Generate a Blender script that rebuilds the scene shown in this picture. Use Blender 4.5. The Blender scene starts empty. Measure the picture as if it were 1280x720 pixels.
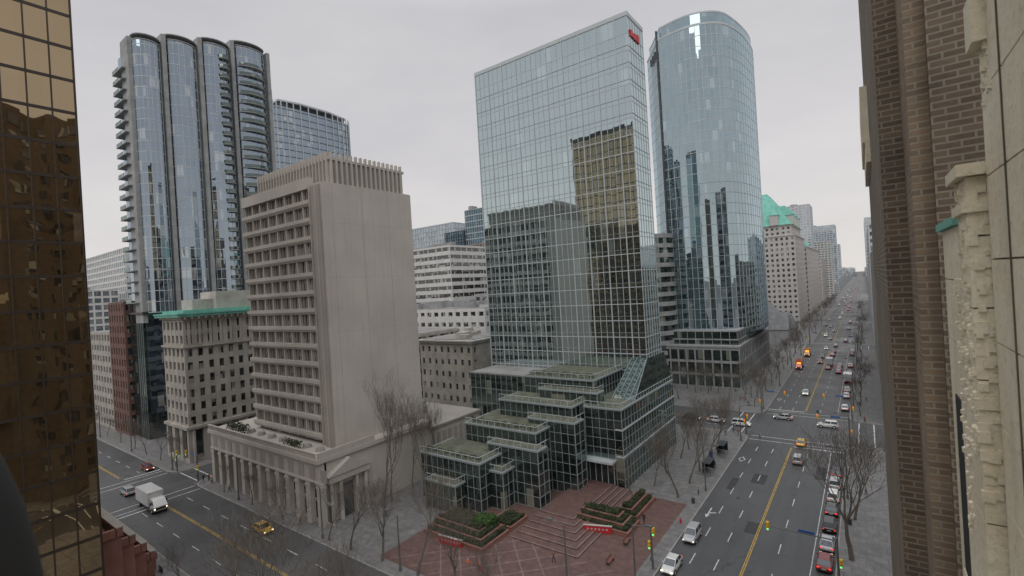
import bpy, math, random
from mathutils import Vector, Matrix
random.seed(7)
scene=bpy.context.scene
COL=scene.collection
# ------------------------------------------------------------------ node helpers
def newmat(name):
    m=bpy.data.materials.new(name); m.use_nodes=True
    nt=m.node_tree
    for n in list(nt.nodes): nt.nodes.remove(n)
    out=nt.nodes.new('ShaderNodeOutputMaterial')
    return m,nt,out
def N(nt,t,**k):
    n=nt.nodes.new(t)
    for a,b in k.items(): setattr(n,a,b)
    return n
def L(nt,a,b): nt.links.new(a,b)
def vm(nt,op,a,b=None):
    n=N(nt,'ShaderNodeVectorMath',operation=op)
    for i,s in enumerate((a,b)):
        if s is None: continue
        if isinstance(s,(tuple,list)): n.inputs[i].default_value=s
        else: L(nt,s,n.inputs[i])
    return n.outputs[0]
def mt(nt,op,a,b=None,clamp=False):
    n=N(nt,'ShaderNodeMath',operation=op,use_clamp=clamp)
    for i,s in enumerate((a,b)):
        if s is None: continue
        if isinstance(s,(int,float)): n.inputs[i].default_value=s
        else: L(nt,s,n.inputs[i])
    return n.outputs[0]
def mixc(nt,f,a,b,bt='MIX'):
    n=N(nt,'ShaderNodeMixRGB',blend_type=bt)
    for i,s in enumerate((f,a,b)):
        if isinstance(s,(int,float)): n.inputs[i].default_value=s
        elif isinstance(s,(tuple,list)): n.inputs[i].default_value=tuple(s)+((1,) if len(s)==3 else ())
        else: L(nt,s,n.inputs[i])
    return n.outputs[0]
def ocoord(nt): return N(nt,'ShaderNodeTexCoord').outputs['Object']
def noise(nt,v,scale,detail=2,rough=.55,sc=None):
    if sc: v=vm(nt,'MULTIPLY',v,sc)
    n=N(nt,'ShaderNodeTexNoise'); n.inputs['Scale'].default_value=scale
    n.inputs['Detail'].default_value=detail; n.inputs['Roughness'].default_value=rough
    L(nt,v,n.inputs['Vector']); return n
def ramp(nt,f,a,b):
    n=N(nt,'ShaderNodeMapRange'); n.inputs[1].default_value=a; n.inputs[2].default_value=b
    L(nt,f,n.inputs[0]); return n.outputs[0]
def c3(c,k): return (c[0]*k,c[1]*k,c[2]*k)
def matte(name,col,rough=.85,var=.25,scale=.4,streak=.25,bump=.15,metal=0,fine=6.):
    m,nt,out=newmat(name); o=ocoord(nt)
    n1=noise(nt,o,scale,3).outputs[0]
    n2=noise(nt,o,fine,2).outputs[0]
    c=mixc(nt,ramp(nt,n1,.3,.7),c3(col,1-var),c3(col,1+var*.6))
    c=mixc(nt,mt(nt,'MULTIPLY',ramp(nt,n2,.35,.75),var*.7),c,c3(col,.55))
    if streak:
        s=noise(nt,o,1.6,2,.6,(1,1,.06)).outputs[0]
        c=mixc(nt,mt(nt,'MULTIPLY',ramp(nt,s,.5,.8),streak),c,c3(col,.45))
    p=N(nt,'ShaderNodeBsdfPrincipled'); L(nt,c,p.inputs['Base Color'])
    p.inputs['Roughness'].default_value=rough; p.inputs['Metallic'].default_value=metal
    if bump:
        b=N(nt,'ShaderNodeBump'); b.inputs['Strength'].default_value=bump; b.inputs['Distance'].default_value=.03
        L(nt,n2,b.inputs['Height']); L(nt,b.outputs[0],p.inputs['Normal'])
    L(nt,p.outputs[0],out.inputs[0]); return m
def glass(name,base,tint,f0,cell=(1.5,1.5,3.85),wob=.006,blinds=.12,wave=.01,wscale=.25,rough=.015,blindcol=(.35,.34,.3)):
    m,nt,out=newmat(name); o=ocoord(nt)
    v=vm(nt,'ADD',o,(.377,.377,.02)); v=vm(nt,'DIVIDE',v,cell); v=vm(nt,'FLOOR',v)
    w=N(nt,'ShaderNodeTexWhiteNoise',noise_dimensions='3D'); L(nt,v,w.inputs['Vector'])
    val=w.outputs['Value']; colr=w.outputs['Color']
    c=mixc(nt,val,c3(base,.45),c3(base,1.6))
    c=mixc(nt,mt(nt,'GREATER_THAN',val,1-blinds),c,blindcol)
    d=N(nt,'ShaderNodeBsdfDiffuse'); L(nt,c,d.inputs[0])
    g=N(nt,'ShaderNodeBsdfGlossy'); g.inputs['Color'].default_value=tuple(tint)+(1,)
    g.inputs['Roughness'].default_value=rough
    nz=noise(nt,o,wscale,1).outputs['Color']
    a=vm(nt,'MULTIPLY',vm(nt,'SUBTRACT',colr,(.5,.5,.5)),(wob,wob,wob))
    b=vm(nt,'MULTIPLY',vm(nt,'SUBTRACT',nz,(.5,.5,.5)),(wave,wave,wave))
    geo=N(nt,'ShaderNodeNewGeometry')
    nn=vm(nt,'NORMALIZE',vm(nt,'ADD',vm(nt,'ADD',geo.outputs['Normal'],a),b))
    L(nt,nn,g.inputs['Normal'])
    lw=N(nt,'ShaderNodeLayerWeight'); lw.inputs[0].default_value=.5
    f=mt(nt,'POWER',lw.outputs['Facing'],3.)
    f=mt(nt,'ADD',mt(nt,'MULTIPLY',f,1-f0),f0,True)
    mx=N(nt,'ShaderNodeMixShader'); L(nt,f,mx.inputs[0]); L(nt,d.outputs[0],mx.inputs[1]); L(nt,g.outputs[0],mx.inputs[2])
    L(nt,mx.outputs[0],out.inputs[0]); return m
def brickmat(name,c1,c2,mortar,bw=.23,bh=.076,ms=.01,horiz=False,bump=.6,rough=.88):
    m,nt,out=newmat(name); o=ocoord(nt)
    s=N(nt,'ShaderNodeSeparateXYZ'); L(nt,o,s.inputs[0])
    cb=N(nt,'ShaderNodeCombineXYZ')
    if horiz:
        L(nt,s.outputs[0],cb.inputs[0]); L(nt,s.outputs[1],cb.inputs[1])
    else:
        L(nt,mt(nt,'ADD',s.outputs[0],s.outputs[1]),cb.inputs[0]); L(nt,s.outputs[2],cb.inputs[1])
    b=N(nt,'ShaderNodeTexBrick'); L(nt,cb.outputs[0],b.inputs['Vector'])
    b.inputs['Scale'].default_value=1; b.inputs['Brick Width'].default_value=bw; b.inputs['Row Height'].default_value=bh
    b.inputs['Mortar Size'].default_value=ms; b.inputs['Mortar Smooth'].default_value=.1
    b.inputs['Color1'].default_value=c1+(1,); b.inputs['Color2'].default_value=c2+(1,); b.inputs['Mortar'].default_value=mortar+(1,)
    n=noise(nt,o,.9,3).outputs[0]; n2=noise(nt,o,14,2).outputs[0]
    c=mixc(nt,ramp(nt,n,.3,.75),b.outputs[0],mixc(nt,1.,b.outputs[0],(.6,.6,.62),'MULTIPLY'))
    c=mixc(nt,mt(nt,'MULTIPLY',ramp(nt,n2,.4,.8),.35),c,c3(mortar,.6))
    p=N(nt,'ShaderNodeBsdfPrincipled'); L(nt,c,p.inputs['Base Color']); p.inputs['Roughness'].default_value=rough
    bp=N(nt,'ShaderNodeBump'); bp.inputs['Strength'].default_value=bump; bp.inputs['Distance'].default_value=.012
    L(nt,mt(nt,'ADD',mt(nt,'SUBTRACT',1.,b.outputs['Fac']),mt(nt,'MULTIPLY',n2,.5)),bp.inputs['Height']); L(nt,bp.outputs[0],p.inputs['Normal'])
    L(nt,p.outputs[0],out.inputs[0]); return m
def plain(name,col,rough=.5,metal=0,emit=0,coat=0):
    m,nt,out=newmat(name); o=ocoord(nt)
    n=noise(nt,o,5,2).outputs[0]
    c=mixc(nt,ramp(nt,n,.3,.7),c3(col,.88),c3(col,1.06))
    p=N(nt,'ShaderNodeBsdfPrincipled'); L(nt,c,p.inputs['Base Color'])
    p.inputs['Roughness'].default_value=rough; p.inputs['Metallic'].default_value=metal
    p.inputs['Coat Weight'].default_value=coat
    if emit:
        p.inputs['Emission Color'].default_value=tuple(col)+(1,); p.inputs['Emission Strength'].default_value=emit
    L(nt,p.outputs[0],out.inputs[0]); return m
# ------------------------------------------------------------------ mesh builder
class MB:
    def __init__(s): s.v=[];s.f=[];s.m=[]
    def box(s,x0,x1,y0,y1,z0,z1,m=0):
        b=len(s.v)
        s.v+= [(x0,y0,z0),(x1,y0,z0),(x1,y1,z0),(x0,y1,z0),(x0,y0,z1),(x1,y0,z1),(x1,y1,z1),(x0,y1,z1)]
        for q in ((0,3,2,1),(4,5,6,7),(0,1,5,4),(1,2,6,5),(2,3,7,6),(3,0,4,7)):
            s.f.append([b+i for i in q]); s.m.append(m)
    def poly(s,pts,m=0):
        b=len(s.v); s.v+=[tuple(p) for p in pts]; s.f.append(list(range(b,b+len(pts)))); s.m.append(m)
    def prism(s,pts,z0,z1,m=0,mtop=None,top=None):
        n=len(pts); b=len(s.v); tp=top or pts
        s.v+=[(p[0],p[1],z0) for p in pts]+[(p[0],p[1],z1) for p in tp]
        s.f.append([b+i for i in range(n)][::-1]); s.m.append(m)
        s.f.append([b+n+i for i in range(n)]); s.m.append(m if mtop is None else mtop)
        for i in range(n):
            j=(i+1)%n; s.f.append([b+i,b+j,b+n+j,b+n+i]); s.m.append(m)
    def loft(s,rings,m=0,cap=True):
        n=len(rings[0]); b=len(s.v)
        for r in rings: s.v+=[tuple(p) for p in r]
        for k in range(len(rings)-1):
            for i in range(n):
                j=(i+1)%n; s.f.append([b+k*n+i,b+k*n+j,b+(k+1)*n+j,b+(k+1)*n+i]); s.m.append(m)
        if cap:
            s.f.append([b+i for i in range(n)][::-1]); s.m.append(m)
            e=b+(len(rings)-1)*n; s.f.append([e+i for i in range(n)]); s.m.append(m)
    def cyl(s,c,ax,r,h,m=0,n=12,r2=None):
        r2=r if r2 is None else r2
        c=Vector(c); ax=Vector(ax).normalized()
        u=ax.orthogonal().normalized(); w=ax.cross(u)
        ra=[];rb=[]
        for i in range(n):
            a=2*math.pi*i/n; d=u*math.cos(a)+w*math.sin(a)
            ra.append(c+d*r); rb.append(c+ax*h+d*r2)
        s.loft([ra,rb],m)
    def build(s,name,mats,loc=None,rotz=0,link=True,smooth=False):
        me=bpy.data.meshes.new(name); me.from_pydata(s.v,[],s.f)
        for mm in mats: me.materials.append(mm)
        me.polygons.foreach_set('material_index',s.m)
        if smooth: me.polygons.foreach_set('use_smooth',[True]*len(s.f))
        me.update()
        if not link: return me
        return inst(me,name,loc or (0,0,0),rotz)
def inst(me,name,loc,rotz=0,sc=1):
    o=bpy.data.objects.new(name,me); o.location=loc; o.rotation_euler=(0,0,rotz)
    o.scale=(sc,sc,sc) if not isinstance(sc,tuple) else sc
    COL.objects.link(o); return o
# ------------------------------------------------------------------ materials
M={}
def asphalt():
    m,nt,out=newmat('asphalt'); o=ocoord(nt)
    big=noise(nt,o,.06,4).outputs[0]; mid=noise(nt,o,.7,4,.6,(1,.08,1)).outputs[0]; fine=noise(nt,o,18,2).outputs[0]
    c=mixc(nt,ramp(nt,big,.35,.65),(.060,.062,.065),(.090,.091,.093))
    c=mixc(nt,mt(nt,'MULTIPLY',ramp(nt,mid,.45,.75),.6),c,(.044,.044,.046))
    c=mixc(nt,mt(nt,'MULTIPLY',ramp(nt,fine,.4,.8),.25),c,(.15,.15,.15))
    vo=N(nt,'ShaderNodeTexVoronoi',feature='DISTANCE_TO_EDGE'); vo.inputs['Scale'].default_value=.09
    wv=vm(nt,'ADD',o,vm(nt,'MULTIPLY',noise(nt,o,.4,3).outputs['Color'],(4,4,0))); L(nt,wv,vo.inputs['Vector'])
    c=mixc(nt,mt(nt,'MULTIPLY',mt(nt,'LESS_THAN',vo.outputs[0],.004),.6),c,(.03,.03,.03))
    p=N(nt,'ShaderNodeBsdfPrincipled'); L(nt,c,p.inputs['Base Color'])
    L(nt,mt(nt,'ADD',mt(nt,'MULTIPLY',ramp(nt,big,.3,.7),.3),.34),p.inputs['Roughness'])
    L(nt,p.outputs[0],out.inputs[0]); return m
M['asphalt']=asphalt()
def paintmat(name,col):
    m,nt,out=newmat(name); o=ocoord(nt)
    n=noise(nt,o,2.5,5,.7).outputs[0]
    c=mixc(nt,ramp(nt,n,.42,.62),col,c3(col,.45))
    p=N(nt,'ShaderNodeBsdfPrincipled'); L(nt,c,p.inputs['Base Color']); p.inputs['Roughness'].default_value=.7
    L(nt,p.outputs[0],out.inputs[0]); return m
M['wpaint']=paintmat('road_paint_white',(.68,.68,.66)); M['ypaint']=paintmat('road_paint_yellow',(.62,.40,.06))
M['ground']=matte('ground_grey',(.12,.12,.115),scale=.05)
M['walk']=brickmat('sidewalk_concrete',(.24,.235,.225),(.195,.19,.185),(.10,.10,.10),1.6,1.6,.03,True,.1,.6)
M['kerb']=matte('kerb_concrete',(.32,.315,.30))
M['redpave']=brickmat('red_brick_paving',(.19,.105,.09),(.14,.078,.068),(.10,.07,.06),.42,.21,.012,True,.2,.6)
M['pinkpave']=brickmat('pink_paving_band',(.27,.20,.18),(.23,.17,.155),(.15,.1,.1),.42,.21,.012,True,.2,.6)
M['brick']=brickmat('dark_brown_brick',(.20,.145,.098),(.125,.088,.060),(.30,.26,.20),.235,.078,.011)
M['brick2']=brickmat('tan_brown_brick',(.31,.225,.145),(.20,.14,.095),(.34,.29,.22),.235,.078,.011)
M['farbrick']=matte('red_brown_brick_wall',(.17,.095,.075),scale=.3)
M['terra']=matte('terracotta_brick',(.25,.115,.09),streak=.3)
M['tan']=matte('tan_concrete',(.46,.425,.38),scale=.12,var=.12,streak=.2)
M['tan2']=matte('tan_concrete_dark',(.33,.305,.27),scale=.12,var=.12,streak=.3)
M['beige']=matte('beige_stone',(.40,.37,.325),scale=.3)
M['beige2']=matte('pale_stone',(.47,.44,.40),scale=.3)
M['white']=matte('white_concrete',(.64,.63,.61),var=.12)
M['grey']=matte('grey_concrete',(.31,.315,.315))
M['dkgrey']=matte('dark_metal_panel',(.05,.055,.06),rough=.5,streak=.1)
M['roof']=matte('roof_gravel',(.26,.255,.245),scale=.2,streak=0)
M['groof']=matte('green_grey_roof',(.125,.13,.095),scale=.5,var=.45,streak=0)
M['copper']=matte('copper_green',(.17,.44,.36),scale=.5,var=.2)
M['frame']=matte('pale_mullion_metal',(.44,.48,.49),rough=.4,var=.05,streak=0,bump=0)
M['frame2']=matte('grey_mullion_metal',(.27,.31,.31),rough=.4,var=.1,streak=0,bump=0)
M['framed']=matte('dark_mullion_metal',(.035,.035,.038),rough=.4,var=.05,streak=0,bump=0)
M['frameb']=matte('bronze_mullion_metal',(.035,.024,.016),rough=.45,var=.1,streak=0,bump=0)
M['gl_c']=glass('blue_green_tower_glass',(.045,.06,.062),(.74,.87,.89),.62,(1.5,1.5,3.85),.006,.04,.012,.12,.015,(.22,.25,.25))
M['gl_pod']=glass('dark_green_glass',(.025,.032,.03),(.50,.60,.58),.24,(1.6,1.6,3.4),.014,.06,.025,.3,.015,(.2,.2,.16))
M['gl_gold']=glass('bronze_glass',(.035,.024,.015),(.76,.58,.36),.52,(1.9,1.9,3.7),.014,.03,.05,.22,.015,(.16,.12,.08))
M['gl_b5']=glass('blue_tower_glass',(.045,.065,.075),(.64,.79,.85),.52,(1.5,1.5,3.9),.012,.05,.014,.15,.015,(.25,.29,.31))
M['gl_jam']=glass('slate_blue_glass',(.04,.055,.07),(.60,.71,.82),.44,(1.6,1.6,3.3),.02,.1,.02,.2)
M['gl_off']=glass('office_window_glass',(.045,.043,.042),(.6,.62,.62),.14,(1.15,1.15,1.8),.01,.22,.01)
M['gl_old']=glass('old_window_glass',(.045,.045,.05),(.6,.65,.7),.16,(1.1,1.1,1.8),.02,.2,.02)
M['gl_far']=glass('hazy_window_glass',(.17,.19,.205),(.75,.82,.88),.38,(3,3,3.5),.02,.15,.01)  # pale base paints distance haze into the far glass
def stonemat():
    m,nt,out=newmat('weathered_terracotta_stone'); o=ocoord(nt)
    n1=noise(nt,o,1.6,4,.6).outputs[0]; n2=noise(nt,o,16,5,.65).outputs[0]; n3=noise(nt,o,3.,4,.6,(1,1,.15)).outputs[0]
    n4=noise(nt,o,45,3,.6).outputs[0]
    c=mixc(nt,ramp(nt,n1,.3,.7),(.68,.60,.43),(.80,.74,.58))
    c=mixc(nt,mt(nt,'MULTIPLY',ramp(nt,n2,.55,.72),.5),c,(.32,.26,.16))
    c=mixc(nt,mt(nt,'MULTIPLY',ramp(nt,n3,.52,.75),.4),c,(.32,.28,.20))
    c=mixc(nt,mt(nt,'MULTIPLY',ramp(nt,n4,.6,.75),.5),c,(.2,.16,.10))
    p=N(nt,'ShaderNodeBsdfPrincipled'); L(nt,c,p.inputs['Base Color']); p.inputs['Roughness'].default_value=.6
    b=N(nt,'ShaderNodeBump'); b.inputs['Strength'].default_value=.7; b.inputs['Distance'].default_value=.012
    L(nt,n2,b.inputs['Height']); L(nt,b.outputs[0],p.inputs['Normal'])
    L(nt,p.outputs[0],out.inputs[0]); return m
M['stone']=stonemat()
M['joint']=matte('stone_joint',(.10,.08,.055),streak=0)
M['bark']=matte('bare_bark',(.135,.115,.095),scale=1,streak=0,bump=0)
M['leaf']=matte('hedge_leaf',(.05,.068,.03),scale=1.2,var=.5,streak=0,bump=0,fine=3)
M['soil']=matte('planter_soil',(.06,.05,.035),streak=0)
M['metal']=matte('galvanised_pole',(.12,.125,.125),rough=.45,streak=0,bump=0)
M['dark']=plain('black_rubber',(.012,.012,.013),.7)
M['yel']=plain('signal_yellow',(.68,.42,.03),.45)
M['red']=plain('sign_red',(.50,.02,.03),.45)
M['blue']=plain('sign_blue',(.03,.10,.32),.45)
M['headl']=plain('headlight_lit',(1,.86,.6),.3,0,2.5)
M['taill']=plain('taillight_lit',(.8,.03,.02),.3,0,1.6)
M['grnl']=plain('signal_green_lit',(.05,.9,.45),.3,0,1.2)
M['redl']=plain('signal_red_lit',(.95,.06,.03),.3,0,1.6)
M['ambl']=plain('amber_lamp_lit',(1,.42,.05),.3,0,2.5)
M['carglass']=glass('car_glass',(.015,.017,.02),(.8,.85,.9),.12,(9,9,9),.0,.0,.0)
# ------------------------------------------------------------------ world + sun + camera
w=bpy.data.worlds.new('World'); scene.world=w; w.use_nodes=True; nt=w.node_tree
for n in list(nt.nodes): nt.nodes.remove(n)
wo=N(nt,'ShaderNodeOutputWorld')
sky=N(nt,'ShaderNodeTexSky',sky_type='NISHITA'); sky.sun_disc=False
sky.sun_elevation=math.radians(48); sky.sun_rotation=math.radians(200)
b1=N(nt,'ShaderNodeBackground'); b1.inputs[1].default_value=.06; L(nt,sky.outputs[0],b1.inputs[0])
tc=N(nt,'ShaderNodeTexCoord').outputs['Generated']
sp=N(nt,'ShaderNodeSeparateXYZ'); L(nt,tc,sp.inputs[0])
el=ramp(nt,sp.outputs[2],.0,1.)
cr=N(nt,'ShaderNodeValToRGB'); L(nt,el,cr.inputs[0])
e=cr.color_ramp.elements; e[0].position=0; e[0].color=(.84,.80,.76,1); e[1].position=1; e[1].color=(1.5,1.5,1.54,1)
for ps,cc in ((.12,(.77,.74,.73,1)),(.3,(.67,.655,.67,1)),(.5,(.61,.605,.625,1)),(.7,(1.0,1.0,1.03,1))):
    q=cr.color_ramp.elements.new(ps); q.color=cc
cn=noise(nt,tc,2.2,5,.55,(1,1,3.)).outputs[0]
cc=mixc(nt,ramp(nt,cn,.3,.7),(.91,.915,.93),(1.07,1.06,1.05))
cl=mixc(nt,1.,cr.outputs[0],cc,'MULTIPLY')
b2=N(nt,'ShaderNodeBackground'); b2.inputs[1].default_value=1.; L(nt,cl,b2.inputs[0])
mx=N(nt,'ShaderNodeMixShader'); mx.inputs[0].default_value=.93
L(nt,b1.outputs[0],mx.inputs[1]); L(nt,b2.outputs[0],mx.inputs[2]); L(nt,mx.outputs[0],wo.inputs[0])
sd=bpy.data.lights.new('sun','SUN'); sd.energy=1.2; sd.angle=math.radians(50); sd.color=(1,.97,.94)
so=bpy.data.objects.new('sun',sd); COL.objects.link(so); so.rotation_euler=(math.radians(42),0,math.radians(20))
cd=bpy.data.cameras.new('camera'); co=bpy.data.objects.new('camera',cd); COL.objects.link(co); scene.camera=co
cd.sensor_width=36; cd.lens=16.875; cd.clip_end=9000; cd.clip_start=.05
TH=math.radians(36.25)
co.matrix_world=Matrix.Translation((0,0,40))@Matrix.Rotation(TH,4,'Z')@Matrix.Rotation(math.radians(90),4,'X')@Matrix.Rotation(math.radians(-3.43),4,'Z')
cd.dof.use_dof=True; cd.dof.focus_distance=60; cd.dof.aperture_fstop=3.2
scene.view_settings.view_transform='Standard'; scene.view_settings.look='None'; scene.view_settings.exposure=0
# ------------------------------------------------------------------ ground, roads
g=MB(); g.poly([(-4000,-2500,0),(4000,-2500,0),(4000,5500,0),(-4000,5500,0)]); g.build('ground',[M['ground']])
r=MB(); r.poly([(-24.9,-300,.004),(-4.7,-300,.004),(-4.7,3500,.004),(-24.9,3500,.004)]); r.build('main_road',[M['asphalt']])
CROSS=[(27.8,43.5),(131,151),(287,303),(440,456),(590,606),(760,776),(930,946)]
r=MB()
for a,b in CROSS: r.poly([(-900,a-.2,.008),(500,a-.2,.008),(500,b+.2,.008),(-900,b+.2,.008)])
r.build('cross_street',[M['asphalt']])
r=MB(); r.poly([(-136.2,-300,.012),(-125.8,-300,.012),(-125.8,1200,.012),(-136.2,1200,.012)]); r.build('side_street',[M['asphalt']])
def block(x0,x1,y0,y1,R=4):
    pts=[]
    for cx,cy,a0 in ((x1-R,y0+R,-90),(x1-R,y1-R,0),(x0+R,y1-R,90),(x0+R,y0+R,180)):
        for k in range(6):
            a=math.radians(a0+k*18); pts.append((cx+R*math.cos(a),cy+R*math.sin(a)))
    return pts
pv=MB()
ys=[-300]+[v for ab in CROSS for v in ab]+[2500]
for i in range(0,len(ys),2):
    for x0,x1 in ((-500,-136.2),(-125.8,-24.7),(-4.9,260)):
        p=block(x0,x1,ys[i],ys[i+1]); pv.prism(p,0,.13,1)
        q=block(x0+.18,x1-.18,ys[i]+.18,ys[i+1]-.18,3.82)
        pv.poly([(a,b,.134) for a,b in q],0)
pv.build('sidewalk',[M['walk'],M['kerb']])
mk=MB(); Z=.017
def strip(x0,x1,y0,y1,m=0,z=Z): mk.poly([(x0,y0,z),(x1,y0,z),(x1,y1,z),(x0,y1,z)],m)
def seg_y(x,y0,y1,wd=.12,dash=0,gap=0,m=0):
    if not dash: strip(x-wd/2,x+wd/2,y0,y1,m); return
    y=y0
    while y<y1: strip(x-wd/2,x+wd/2,y,min(y+dash,y1),m); y+=dash+gap
for i in range(0,len(ys)-1,2):
    a,b=ys[i]+7,ys[i+1]-7
    if b>1500: b=1500
    for dx in (-.12,.12): seg_y(-15.1+dx,a,b,.12,m=1)
    for x in (-21.6,-18.4,-11.7): seg_y(x,a,b,.14,3,5.5)
    seg_y(-7.6,a,b,.12)
    for x0,x1,yy in ((-24.5,-15.4,ys[i]+6),(-14.8,-5.1,ys[i+1]-6)): strip(x0,x1,yy-.25,yy+.25)
    for yy in (ys[i]+1.2,ys[i]+4.2,ys[i+1]-4.2,ys[i+1]-1.2): strip(-24.4,-5.2,yy-.12,yy+.12)
for (a,b) in CROSS[:3]:
    for xx in (-27.,-30.,-2.8,.2,-123.,-120.,-139.,-142.):
        strip(xx-.12,xx+.12,a+.3,b-.3)
    for xx in (-118.2,-143.8): strip(xx-.22,xx+.22,a+.3,(a+b)/2 -.3) if xx>-130 else strip(xx-.22,xx+.22,(a+b)/2+.3,b-.3)
    for x0,x1 in ((-117,-33),(-260,-146),(4,200)):
        ym=(a+b)/2
        strip(x0,x1,ym-.2,ym-.08,1); strip(x0,x1,ym+.08,ym+.2,1)
        for yy in (a+(b-a)*.25,a+(b-a)*.75):
            x=x0
            while x<x1: strip(x,min(x+3,x1),yy-.07,yy+.07); x+=8
for yy in (26.0,23.0,44.9,47.9): strip(-136,-126,yy-.12,yy+.12)
def symbol(pts,m=0): mk.poly([(a,b,Z+.004) for a,b in pts],m)
def ring4(cx,cy,w_,h_,t):
    o=[(cx,cy-h_),(cx+w_,cy),(cx,cy+h_),(cx-w_,cy)]; n_=[(cx,cy-h_+t*2.2),(cx+w_-t,cy),(cx,cy+h_-t*2.2),(cx-w_+t,cy)]
    for i in range(4):
        j=(i+1)%4; symbol([o[i],o[j],n_[j],n_[i]])
for yy in (112,170,215): ring4(-23.2,yy+.0,.7,1.7,.2)
def arrow(cx,cy,d=1):
    symbol([(cx-.1,cy-2*d),(cx+.1,cy-2*d),(cx+.1,cy+.8*d),(cx-.1,cy+.8*d)][::1 if d>0 else -1])
    symbol([(cx-.4,cy+.8*d),(cx+.4,cy+.8*d),(cx,cy+2*d)][::1 if d>0 else -1])
    symbol([(cx+.1,cy-.3),(cx+1.1,cy+.2),(cx+1.1,cy+.5),(cx+.1,cy+.1)])
for x_,y_,d_ in ((-23.1,84,-1),(-13.4,116,1)): arrow(x_,y_,d_)
mk.build('road_markings',[M['wpaint'],M['ypaint']])
mh=MB()
for x_,y_ in ((-20,92),(-12,98),(-17,70),(-10,84),(-18,118),(-100,36),(-112,33),(-14,141)):
    mh.prism([(x_+.4*math.cos(a*.5236),y_+.4*math.sin(a*.5236)) for a in range(12)],.012,.02)
for x_,y_,a_,c_ in ((-19.5,100,2.4,5),(-9.5,107,2,7),(-22.8,95,1.2,6),(-17,80,2.2,4)):
    mh.prism([(x_,y_),(x_+a_,y_),(x_+a_,y_+c_),(x_,y_+c_)],.004,.0135,1)
mh.build('manhole_cover',[M['dkgrey'],matte('asphalt_patch',(.05,.05,.052),streak=0)])

# ------------------------------------------------------------------ facade helpers
def curtain(mb,x0,x1,y0,y1,z0,z1,fh,mw,g=0,f=1,hp=.06,vp=.10,hw=.12,vw=.10,faces='SE'):
    mb.box(x0,x1,y0,y1,z0,z1,g)
    n=max(1,round((z1-z0)/fh)); 
    for i in range(n+1):
        z=z0+(z1-z0)*i/n; 
        mb.box(x0-hp,x1+hp,y0-hp,y1+hp,max(z-hw/2,z0+.01),z+hw/2,f)
    nx=max(1,round((x1-x0)/mw)); ny=max(1,round((y1-y0)/mw))
    for i in range(nx+1):
        x=x0+(x1-x0)*i/nx
        if 'S' in faces: mb.box(x-vw/2,x+vw/2,y0-vp,y0+.02,z0,z1+.02,f)
        if 'N' in faces: mb.box(x-vw/2,x+vw/2,y1-.02,y1+vp,z0,z1+.02,f)
    for i in range(ny+1):
        y=y0+(y1-y0)*i/ny
        if 'E' in faces: mb.box(x1-.02,x1+vp+.004,y-vw/2,y+vw/2,z0,z1+.025,f)
        if 'W' in faces: mb.box(x0-vp-.004,x0+.02,y-vw/2,y+vw/2,z0,z1+.025,f)
def punched(mb,x0,x1,y0,y1,z0,z1,fh,bw,g=0,wm=1,span=.45,pier=.4,dp=.35,faces='SENW',cornice=True,pm=None):
    pm=wm if pm is None else pm
    mb.box(x0+dp,x1-dp,y0+dp,y1-dp,z0,z1-.05,g)
    n=max(1,round((z1-z0)/fh)); h=(z1-z0)/n
    for i in range(n+1):
        za=z0+i*h-h*span/2; zb=za+h*span
        if i==0: za=z0
        if i==n: zb=z1
        mb.box(x0+.06,x1-.06,y0+.06,y1-.06,za,zb,wm)
    nx=max(1,round((x1-x0)/bw)); ny=max(1,round((y1-y0)/bw))
    pw=bw*pier
    for i in range(nx+1):
        x=x0+(x1-x0)*i/nx; a,b=max(x-pw/2,x0),min(x+pw/2,x1)
        if 'S' in faces: mb.box(a,b,y0,y0+dp+.05,z0,z1+.01,pm)
        if 'N' in faces: mb.box(a,b,y1-dp-.05,y1,z0,z1+.01,pm)
    for i in range(ny+1):
        y=y0+(y1-y0)*i/ny; a,b=max(y-pw/2,y0+.004),min(y+pw/2,y1-.004)
        if 'E' in faces: mb.box(x1-dp-.05,x1+.004,a,b,z0,z1+.014,pm)
        if 'W' in faces: mb.box(x0-.004,x0+dp+.05,a,b,z0,z1+.014,pm)
    if cornice: mb.box(x0-.4,x1+.4,y0-.4,y1+.4,z1+.02,z1+.8,wm)
def offs(pts,d):
    cx=sum(p[0] for p in pts)/len(pts); cy=sum(p[1] for p in pts)/len(pts); o=[]
    for x,y in pts:
        l=math.hypot(x-cx,y-cy) or 1; o.append((x+(x-cx)/l*d,y+(y-cy)/l*d))
    return o
def rooftop(mb,x0,x1,y0,y1,z,m,n=6,seed=1):
    r_=random.Random(seed)
    for i in range(n):
        w_,d_,h_=r_.uniform(.08,.25)*(x1-x0),r_.uniform(.08,.25)*(y1-y0),r_.uniform(1,3.2)
        a=r_.uniform(x0+1,x1-w_-1); b=r_.uniform(y0+1,y1-d_-1)
        mb.box(a,a+w_,b,b+d_,z-.05,z+h_+i*.013,m)
def leaves(mb,x0,x1,y0,y1,z0,z1,n,s,m,rnd):
    for i in range(n):
        x,y=rnd.uniform(x0,x1),rnd.uniform(y0,y1); z=z0+(z1-z0)*rnd.random()**.45
        z+=.12*math.sin(x*2.3)+.1*math.sin(y*3.1)
        u=Vector((rnd.gauss(0,1),rnd.gauss(0,1),rnd.gauss(0,1))).normalized(); v=u.orthogonal().normalized()
        q=Vector((x,y,z)); k=s*rnd.uniform(.6,1.4)
        mb.poly([q-u*k,q+v*k*.6,q+u*k,q-v*k*.6],m)
rn=random.Random(11)

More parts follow.
